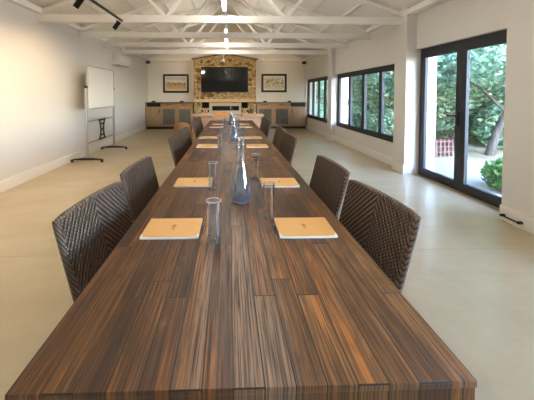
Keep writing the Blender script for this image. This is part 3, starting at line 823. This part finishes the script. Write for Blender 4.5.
# ------------------------------------------------------------------ outside
struct('ground', MB().box(XO, 60, -25, 70, -.25, -.14), M['sand'])
struct('patio_paving', MB().lathe([(0, -.15), (1.35, -.15), (1.35, -.07), (0, -.07)], (4.75, 5.35, 0), 40), M['paving'])
def tree(name, label, x, y, crowns, n, size, leafmat, trunk=None, group=None, seed=0, cat='tree'):
    rnd = random.Random(seed)
    r = thing(name, label, cat, (x, y, -.14), 0, group)
    vs, fs = [], []
    for (cx, cy, cz, rx, ry, rz, share) in crowns:
        for _ in range(int(n * share)):
            while True:
                p = Vector((rnd.uniform(-1, 1), rnd.uniform(-1, 1), rnd.uniform(-1, 1)))
                if .35 < p.length <= 1: break
            c = Vector((cx + p.x * rx, cy + p.y * ry, cz + p.z * rz))
            if c.z < .02: c.z = abs(c.z) + .02
            s = size * rnd.uniform(.6, 1.3)
            a = Vector((rnd.gauss(0, 1), rnd.gauss(0, 1), rnd.gauss(0, .6))).normalized()
            b = a.cross(Vector((rnd.gauss(0, 1), rnd.gauss(0, 1), rnd.gauss(0, 1)))).normalized()
            i = len(vs)
            vs += [c - a * s, c + b * s * .45, c + a * s, c - b * s * .45]
            fs.append((i, i + 1, i + 2, i + 3))
    me = bpy.data.meshes.new('foliage'); me.from_pydata([tuple(v) for v in vs], [], fs); me.materials.append(leafmat)
    o = bpy.data.objects.new('foliage', me); COL.objects.link(o); o.parent = r
    if trunk:
        m = MB()
        for pts, rs in trunk: m.tube(pts, rs, 10)
        m.build('trunk', M['trunk'], r, 50)
    return r
def std_trunk(h, r0, lean=0):
    return [([(0, 0, 0), (lean * .3, .05, h * .35), (lean, 0, h * .7), (lean * 1.2, 0, h)], [r0, r0 * .8, r0 * .55, r0 * .3]),
            ([(lean * .3, .05, h * .35), (lean * .3 + .5, .3, h * .6), (lean * .3 + .9, .5, h * .85)], [r0 * .5, r0 * .35, r0 * .15]),
            ([(lean * .3, .05, h * .35), (lean * .3 - .5, -.4, h * .6), (lean * .3 - .8, -.7, h * .85)], [r0 * .5, r0 * .35, r0 * .15])]
# the leaning tree outside the door
tree('tree', 'leaning bare-trunked tree seen through the glass door', 6.75, 7.3, [(-.2, .3, 3.4, 1.9, 2.0, 1.7, .6), (-.6, -1.2, 2.7, 1.2, 1.2, 1.0, .4)], 9000, .085, M['leaf2'],
     [([(0, 0, 0), (.12, -.1, .7), (.36, -.25, 1.5), (.5, -.2, 2.6), (.4, 0, 3.6)], [.11, .085, .075, .06, .04]),
      ([(.25, -.2, 1.1), (-.3, -.1, 1.7), (-1.0, .1, 2.2)], [.04, .028, .012]), ([(.36, -.25, 1.5), (.9, -.6, 2.2), (1.3, -.9, 3.0)], [.04, .028, .012])], None, 1)
spots = [(6.4, 9.6, 'leaf2'), (6.0, 12.4, 'leaf'), (6.6, 15.2, 'leaf2'), (6.2, 18.4, 'leaf'), (6.9, 22.0, 'leaf2'), (7.2, 26.5, 'leaf'), (7.8, 31.5, 'leaf2'),
         (9.2, 8.4, 'leaf'), (9.4, 11.4, 'leaf'), (10.4, 5.6, 'leaf2'), (9.6, 15.5, 'leaf'), (9.2, 19.5, 'leaf2'),]
for i, (x, y, lm) in enumerate(spots):
    h = 4.6 + (i * 37 % 10) * .12
    big = i >= 7
    rr = 2.0 if not big else 2.6
    low = .5 if i < 7 else .2
    tree('tree', 'leafy garden tree outside the windows, %s along the planting' % ORD[i], x, y,
         [(0, 0, h * .62, rr, rr, h * .42, .55), (.3, .6, h * .3 + .2, rr * .8, rr * .9, h * .3, .3), (-.5, -.7, h * .85, rr * .7, rr * .7, h * .25, .15)], 12000, .11, M[lm], std_trunk(h, .13), 'garden trees outside the windows', 10 + i)
tree('shrub', 'bright green shrub low outside the glass door', 4.5, 4.35, [(0, 0, .28, .42, .48, .3, 1)], 1500, .06, M['leaf3'], [([(0, 0, 0), (.02, 0, .3)], [.02, .01])], None, 77, 'shrub')
for i, (x, y) in enumerate(((5.0, 8.9), (4.9, 11.0), (5.0, 13.6), (5.1, 17.0), (7.6, 10.4), (8.9, 9.9), (8.2, 8.2), (10.0, 8.9))):
    tree('shrub', 'grey green shrub under the trees outside, %s of the row' % ORD[i], x, y, [(0, 0, .5 + .12 * (i > 3), .7 + .2 * (i > 3), .9, .55 + .2 * (i > 3), 1)], 2400, .08, M['leaf2'], [([(0, 0, 0), (.02, 0, .4)], [.02, .01])], None, 90 + i, 'shrub')
fe = thing('garden_fence', 'low red fence edging the garden outside the glass door', 'fence', (5.15, 7.15, -.14), .12)
MB().box(-1.0, .55, -.02, .02, .37, .40).box(-1.0, .55, -.02, .02, .1, .13).box(-1.0, .55, -.02, .02, .24, .26).build('rail', M['red'], fe)
for q in range(14): MB().box(-1.0 + q * .118 - .014, -1.0 + q * .118 + .014, -.03, .03, 0, .45).build('post', M['red'], fe)

# ------------------------------------------------------------------ daylight
w = bpy.data.worlds.new('sky'); S.world = w; w.use_nodes = True
nt = w.node_tree; nt.nodes.clear()
ow = nt.nodes.new('ShaderNodeOutputWorld'); bg = nt.nodes.new('ShaderNodeBackground'); sk = nt.nodes.new('ShaderNodeTexSky')
sk.sky_type = 'NISHITA'; sk.sun_disc = False; sk.sun_elevation = math.radians(48); sk.sun_rotation = math.radians(200); sk.air_density = 1.0; sk.dust_density = .4; sk.ozone_density = 1.0
mxs = nt.nodes.new('ShaderNodeMix'); mxs.data_type = 'RGBA'; mxs.blend_type = 'MULTIPLY'; mxs.inputs[0].default_value = 1; mxs.inputs[7].default_value = (1.0, .965, 1.12, 1)
nt.links.new(sk.outputs[0], mxs.inputs[6]); nt.links.new(mxs.outputs[2], bg.inputs[0]); bg.inputs[1].default_value = 4.4
nt.links.new(bg.outputs[0], ow.inputs[0])

# ------------------------------------------------------------------ camera
cam = bpy.data.cameras.new('camera'); co = bpy.data.objects.new('camera', cam); COL.objects.link(co)
F, PSI, TH_ = 290.0, .03, .035
cam.sensor_fit = 'HORIZONTAL'; cam.sensor_width = 36; cam.lens = F / 534 * 36
cam.shift_x = .05354; cam.shift_y = -.17949 ; cam.clip_start = .05; cam.clip_end = 200
co.location = (0, 0, 1.45); co.rotation_euler = (PI / 2 - TH_, 0, -PSI)
S.camera = co
S.view_settings.view_transform = 'Standard'; S.view_settings.look = 'None'; S.view_settings.gamma = 1; S.view_settings.use_curve_mapping = False
S.view_settings.exposure = 0.76
